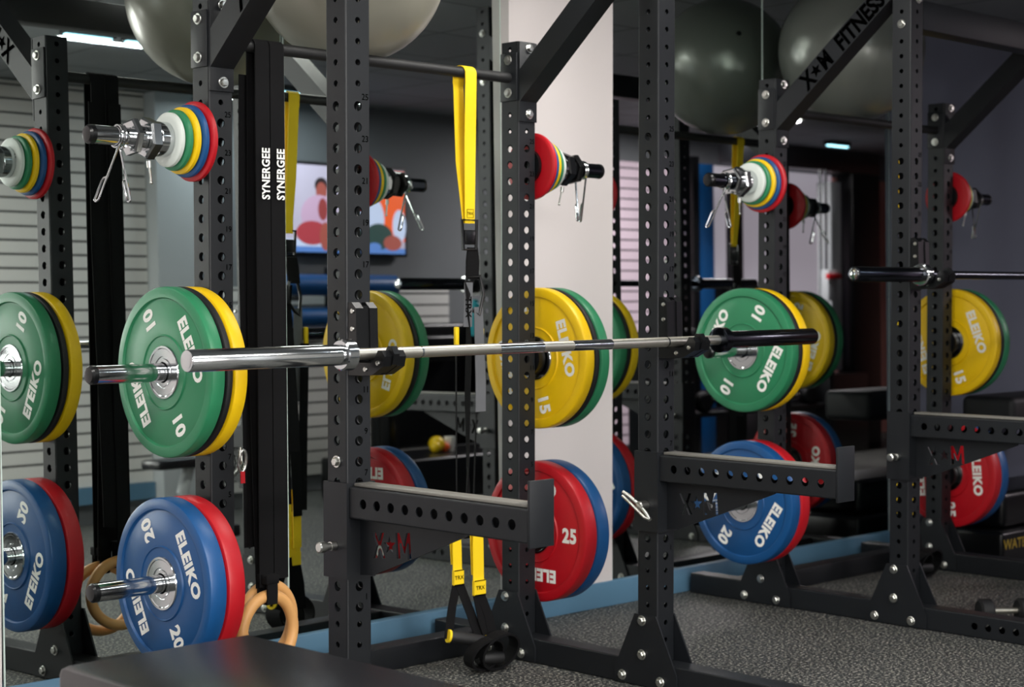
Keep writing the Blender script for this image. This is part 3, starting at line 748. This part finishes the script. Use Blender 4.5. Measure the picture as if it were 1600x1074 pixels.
# ------------------------------------------------------------------ gymnastic rings
def ring_set(label, x, yo, rc, th, wd=.047):
    R = thing('gymnastic_ring', label, 'gymnastic ring', (x, -.394, 0), 'gymnastic rings on long black straps')
    mb = MB(); rb = .019
    pts = [(0, -rb-.010, rc[2]+.125), (0, -rb-.006, 1.1), (0, -rb, 1.80)]
    for k in range(9):
        a = PI+PI*k/8; pts.append((0, rb*math.cos(a), 1.825-rb*math.sin(a)))
    pts += [(0, rb, 1.80), (.002, rb+.006, 1.1), (rc[0]-x, rc[1]+.394+.02, rc[2]+.12)]
    mb.ribbon(pts, (1, 0, 0), wd, .004)
    s = mb.build('hanging_strap', M['bstrap'], R)
    mb = MB(); mb.ribbon([(-.018 if not th else 0, rb+.012, 1.75), (-.020 if not th else 0, rb+.013, 1.3), (-.008, rb+.014, .75), (-.004, rb+.016, .45)], (1, 0, 0), wd*.95, .004); mb.build('folded_tail', M['bstrap'], R)
    mb = MB(); mb.text('SYNERGEE', .036, 0, frame((.002+yo*.0, -rb-.0145, 1.478), (0, 0, 1), (-1, 0, 0)), .03, .80, 1.05); mb.build('printed_name', M['white'], s, smooth=0)
    c = Vector(rc)-Vector((x, -.394, 0)); ca, sa = math.cos(th_), math.sin(th_)
    mb = MB(); pts = [c+Vector((.1*math.cos(t)*ca, .1*math.cos(t)*sa, .1*math.sin(t))) for t in [2*PI*k/64 for k in range(64)]]
    mb.tube(pts, .0165, 18, closed=True); mb.build('wooden_ring', M['wood'], R)
    mb = MB(); mb.ribbon([c+Vector((0, -.020, .16)), c+Vector((0, -.022, .11)), c+Vector((0, -.020, .08))], (1, 0, 0), .034, .006)
    mb.ribbon([c+Vector((0, .020, .16)), c+Vector((0, .022, .11)), c+Vector((0, .020, .08))], (1, 0, 0), .034, .006)
    mb.box(c+Vector((-.017, -.020, .078)), c+Vector((.017, .020, .084)))
    mb.box(c+Vector((-.022, -.026, .135)), c+Vector((.022, .026, .160)), ch=.003); mb.build('ring_loop', M['bstrap'], R)
    return R
th_ = math.radians(10)
ring_set('light wooden gymnastic ring on a black strap lettered in white, front of the pair', .148, 0, (.150, -.425, .222), 0)
ring_set('light wooden gymnastic ring on a black strap lettered in white, rear of the pair', .198, 0, (.188, -.372, .240), 1)

# carabiner clipped to the near rear upright
R = thing('carabiner', 'silver carabiner with a red tag clipped low on the near left rear upright', 'carabiner', (.058, -.44, .66), None)
mb = MB(); pts = [Vector((.012*math.cos(t), -.004*math.sin(t), .030*math.sin(t)+.04)) for t in [2*PI*k/20 for k in range(20)]]
mb.tube(pts, .0045, 10, closed=True)
pts = [Vector((.008*math.cos(t)-.006, .008*math.cos(t), .022*math.sin(t)+.055)) for t in [2*PI*k/16 for k in range(16)]]
mb.tube(pts, .0035, 8, closed=True); mb.build('clip', M['bolt'], R)
mb = MB(); mb.ribbon([(0, 0, .012), (.001, 0, -.02)], (1, 0, 0), .014, .003); mb.build('red_tag', M['red'], R)

# ------------------------------------------------------------------ padded bench in the foreground
R = thing('padded_bench', 'wide low bench with black vinyl padded top in the bottom left foreground', 'bench', (-.79, -1.95, 0))
mb = MB(); mb.box((-.225, -.62, .36), (.222, .612, .45), ch=.018); mb.build('padded_top', M['vinyl'], R)
mb = MB(); mb.box((-.2, -.59, .335), (.2, .59, .3595), ch=.003); mb.build('board', M['plastic'], R)
mb = MB(); mb.box((-.03, -.56, .28), (.03, .56, .3345), ch=.004); mb.build('frame_rail', M['steel'], R)
for y in (-.5, .5):
    mb = MB(); mb.box((-.03, y-.03, .04), (.03, y+.03, .2795), ch=.004); lg = mb.build('leg', M['steel'], R)
    mb = MB(); mb.box((-.2, y-.03, 0), (.2, y+.03, .0395), ch=.004); mb.build('foot', M['steel'], R)

# ------------------------------------------------------------------ things on the far side of the room (seen in the mirrors)
R = thing('television', 'flat television on the grey wall showing seated people in pink and white', 'television', (4.40, -4.189, 1.475))
mb = MB(); mb.box((-.53, .03, 0), (.53, .07, .585), ch=.004); mb.build('housing', M['plastic'], R)
mb = MB(); mb.box((-.2, .0005, .2), (.2, .0295, .4)); mb.build('wall_bracket', M['plastic'], R)
# the picture: flat coloured areas, read as a lit screen
def emi(n, c, s=1.0): return mat(n, c, .4, emit=c, es=s)
S = [emi('screen_backdrop', srgb(196, 186, 208), .6), emi('screen_hair', srgb(40, 30, 34), .5), emi('screen_face', srgb(160, 80, 70), .8), emi('screen_jacket', srgb(196, 160, 190), .8), emi('screen_legs', srgb(170, 60, 70), .8),
     emi('screen_orange', srgb(240, 90, 20), .8), emi('screen_coat', srgb(190, 200, 230), .9), emi('screen_plants', srgb(40, 70, 66), .6), emi('screen_blue', srgb(90, 130, 200), .8), emi('screen_trousers', srgb(150, 60, 60), .7)]
mb = MB(); y = .0705
# real-space x runs left to right in the mirror picture too
def q(x0, z0, x1, z1, m, k=[0]):
    k[0] += 1; yy = y+.00004*k[0]; mb.add([(x0, yy, z0), (x0, yy, z1), (x1, yy, z1), (x1, yy, z0)], [(0, 1, 2, 3)], m)
def e(cx, cz, rx, rz, m, k=[0]):
    k[0] += 1; yy = y+.001+.00004*k[0]; n = 20; mb.add([(cx+rx*math.cos(2*PI*i/n), yy, cz+rz*math.sin(2*PI*i/n)) for i in range(n)], [tuple(reversed(range(n)))], m)
q(-.51, .02, .51, .565, 0); q(.28, .10, .51, .56, 5); q(-.51, .02, .51, .055, 8); q(-.51, .055, -.1, .10, 6)
e(-.20, .44, .055, .05, 1); e(-.20, .40, .045, .06, 2); e(-.22, .25, .15, .13, 3); e(-.28, .14, .13, .075, 4); e(-.17, .12, .05, .09, 2); e(-.19, .29, .04, .07, 9); e(-.08, .14, .07, .08, 4)
e(.20, .24, .13, .16, 6); e(.20, .40, .05, .06, 2); e(.46, .2, .06, .11, 6); e(.15, .11, .10, .06, 7); e(.28, .13, .12, .085, 7); e(.40, .09, .08, .05, 2); e(.24, .06, .06, .03, 8)
mb.build('screen', S, R, smooth=0)

for i, (zz, xa, xb) in enumerate(((1.285, 3.70, 4.70), (1.085, 3.70, 4.30))):
    R = thing('foam_roller', ('upper' if i == 0 else 'lower')+' long blue foam roller on the wall rack beneath the television', 'foam roller', (xa, -4.0, zz), 'blue rollers under the television')
    mb = MB(); mb.lathe([(0, .02), (0, .060), (.004, .066), (xb-xa-.004, .066), (xb-xa, .060), (xb-xa, .02)], 32); mb.build('foam_body', M['blue'], R)
    mb = MB(); mb.lathe([(.001, .0001), (.001, .0199), (xb-xa-.001, .0199), (xb-xa-.001, .0001)], 20); mb.build('white_core', M['white'], R)
R = thing('roller_rack', 'black wall rack carrying the blue foam rollers', 'rack', (4.2, -4.152, .98))
for x in (-.38, .06):
    mb = MB(); mb.box((x-.02, .001, 0), (x+.02, .03, .42)); mb.build('upright', M['steel'], R)
    for z in (.035, .235):
        mb = MB(); mb.box((x-.015, .0305, z-.028), (x+.015, .25, z+.002)); mb.build('bracket', M['steel'], R)

# ceiling strip lamps seen in the mirror top left
for (x0, x1, yy, ll) in ((1.38, 1.64, -2.63, 'left one of the pair above the slats'), (1.70, 1.86, -2.63, 'right one of the pair above the slats'), (3.0, 4.2, -3.75, 'nearest the television'), (8.9, 9.2, -3.75, 'over the cable machine')):
    R = thing('strip_lamp', 'slim bluish-white led strip lamp on the ceiling, %s' % ll, 'ceiling lamp', (x0, yy, H-.045), 'led strip lamps')
    mb = MB(); mb.box((0, -.03, .010), (x1-x0, .03, .044)); mb.build('housing', M['plastic'], R)
    mb = MB(); mb.box((.01, -.011, 0), (x1-x0-.01, .011, .0098)); mb.build('diffuser', M['led'], R)
for lx, ly, lp, lc, ln in LAMPS+[(6.68, -3.0, 0, 0, 'over the dumbbell rack')]:
    R = thing('ceiling_lamp', 'rectangular white ceiling lamp %s' % ln, 'ceiling lamp', (lx, ly, H-.035), 'rectangular ceiling lamps')
    mb = MB(); mb.box((-.62, -.17, .010), (.62, .17, .034)); mb.build('housing', M['white'], R)
    mb = MB(); mb.box((-.6, -.15, 0), (.6, .15, .0098)); mb.build('diffuser', M['panel'], R)

# cable machine, reflected in the right mirrors
R = thing('cable_machine', 'tall black cable machine with chrome guide rods and a white weight post', 'cable machine', (8.0, -3.3, 0))
def pb(name, a, b, m, ch=.003, par=None):
    mb = MB(); mb.box(a, b, ch=ch); return mb.build(name, m, par or R)
for xa, xb in ((.48, .86),): pb('tower', (xa, -.07, 0), (xb, .07, 2.13), M['plastic'])
pb('top_beam', (-1.0, -.07, 2.135), (.86, .07, 2.30), M['plastic'])
pb('weight_post', (.18, -.05, .62), (.31, .08, 2.05), M['lgrey'])
pb('weight_shroud', (-.7, -.2, 0), (.475, .2, .6), M['plastic']); pb('padded_station', (-.45, -.16, .605), (.12, .05, 1.12), M['black'], .03)
for x in (-.02, .05):
    mb = MB(); mb.tube([(x, .12, .605), (x, .12, 2.13)], .012, 14); mb.build('guide_rod', M['chrome'], R)
pb('pulley_block', (-.04, .135, 1.15), (.08, .20, 1.38), M['lgrey'])
pb('red_handle', (-.08, .205, 1.31), (.08, .235, 1.35), M['red'])
R = thing('storage_tower', 'blue and black storage tower standing against the lilac wall', 'storage rack', (7.6, -3.95, 0))
pb('back_panel', (-.12, -.02, .0), (.06, .02, 2.2), M['blue']); pb('side_post', (-.20, -.03, 0), (-.125, .03, 2.25), M['plastic']); pb('side_post', (.27, -.03, 0), (.41, .03, 2.15), M['plastic']); pb('shelf', (-.12, -.15, .3), (1.0, -.035, 1.28), M['plastic'])

# dumbbells on a rack, reflected low in the right mirror
R = thing('dumbbell_rack', 'low black dumbbell rack with two sloping shelves', 'dumbbell rack', (6.3, -2.7, 0))
for x in (-.75, .75): pb('end_frame', (x-.03, -.25, 0), (x+.03, .25, .95), M['steel'])
for z, yy in ((.42, .08), (.82, -.05)): pb('shelf', (-.719, yy-.15, z), (.719, yy+.15, z+.03), M['steel'])
def dumbbell(label, loc):
    R = thing('dumbbell', label, 'dumbbell', loc, 'black dumbbells on the low rack')
    mb = MB(); mb.tube([(0, -.065, 0), (0, .065, 0)], .015, 12); mb.build('grip', M['satin'], R)
    for s in (-1, 1):
        mb = MB(); mb.lathe([(0, .0001), (0, .05), (.01, .062), (.06, .062), (.07, .05), (.07, .0001)], 24, 0, T((0, s*.065, 0)) @ Matrix.Rotation(s*PI/2, 4, 'Z')); mb.build('head', M['black'], R)
    return R
D0 = None
for row, (z, yy) in enumerate(((.4925, .08), (.8925, -.05))):
    for k in range(5):
        loc = (5.74+k*.28, -2.7+yy, z+.02-.0001)
        lb = 'black dumbbell %s shelf, number %s counted from the end nearer the racks' % (('on the lower', 'on the upper')[row], ['one', 'two', 'three', 'four', 'five', 'six'][k])
        if D0 is None: D0 = dumbbell(lb, loc)
        else: dup(D0, loc, lb)

# black treadmill and bike in front of the low slats
R = thing('exercise_machine', 'large black exercise machine standing in front of the low grey slats', 'exercise machine', (4.55, -3.45, 0))
pb('deck', (-.75, -.25, .0), (.62, .35, .25), M['plastic'], .02); pb('shroud', (-.30, -.32, .2505), (.62, -.22, 1.04), M['plastic'], .03)
for x in (-.26, .58): pb('upright_post', (x-.04, -.215, .2505), (x+.04, -.13, 1.1), M['plastic'], .01)
pb('console', (-.05, -.215, .80), (.30, -.13, .96), M['plastic'], .02)
R = thing('exercise_bike', 'black exercise bike with a curved grey post by the slat wall', 'exercise bike', (1.9, -2.6, 0))
mb = MB(); mb.tube([(.16, 0, .06), (.10, 0, .2), (.04, 0, .3), (.08, 0, .415)], .03, 14); mb.build('curved_post', M['lgrey'], R)
pb('seat', (-.14, -.08, .415), (.13, .08, .46), M['vinyl'], .015); pb('foot_bar', (-.05, -.25, .0), (.05, .25, .06), M['steel'], .01); pb('frame_rail', (-.05, -.03, .0605), (.35, .03, .12), M['steel'], .01)
R = thing('toy_ball', 'small yellow and orange toy ball on the black machine deck', 'ball', (4.46, -3.38, .2505))
mb = MB(); mb.ball((0, 0, .05), .05, nu=20, nv=12); mb.ball((.05, .02, .03), .03, 1, nu=16, nv=10); mb.ball((-.04, .03, .035), .035, 0, nu=16, nv=10); mb.build('ball_body', [M['yellow'], M['orange']], R)
R = thing('paper_cup', 'small white paper cup beside the toy ball', 'cup', (4.57, -3.38, .2505))
mb = MB(); mb.lathe([(0, .0001), (0, .026), (.09, .036), (.09, .033), (.004, .024), (.004, .0001)], 20, axis='Z'); mb.build('cup_body', M['white'], R)
R = thing('water_bottle', 'teal water bottle standing on the black machine console', 'bottle', (4.60, -3.17, .9605))
mb = MB(); mb.lathe([(0, .0001), (0, .036), (.15, .038), (.19, .03), (.20, .018), (.22, .018), (.22, .0001)], 24, axis='Z'); mb.build('bottle_body', M['cyan'], R)

# black rowing machine low at the right edge
R = thing('rowing_machine', 'low black machine with a yellow printed name at the right edge by the slate wall', 'exercise machine', (4.34, -.35, 0))
pb('lower_body', (-.46, -.2, .0), (.6, .2, .14), M['plastic'], .02); pb('upper_body', (-.38, -.16, .1405), (.7, .16, .30), M['plastic'], .03)
pb('back_rest', (-.25, -.13, .56), (.7, .13, .70), M['black'], .03); pb('rest_post', (.2, -.04, .3005), (.28, .04, .5595), M['steel'], .01)
mb = MB(); mb.text('WATERROWER', .060, 0, frame((-.22, -.2005, .085), (1, 0, 0), (0, 0, 1)), .02, 1.1); l = mb.build('yellow_name', mat('yellow_print', srgb(150, 125, 30), .6), R, smooth=0)
FD = dup(D0, (2.74, -1.2, .0625), 'single small black dumbbell on the floor behind the far rack base', 'dumbbells on the floor', (0, 0, .9)); FD.scale = (.7, .7, .7); FD.location.z = .0625*.7
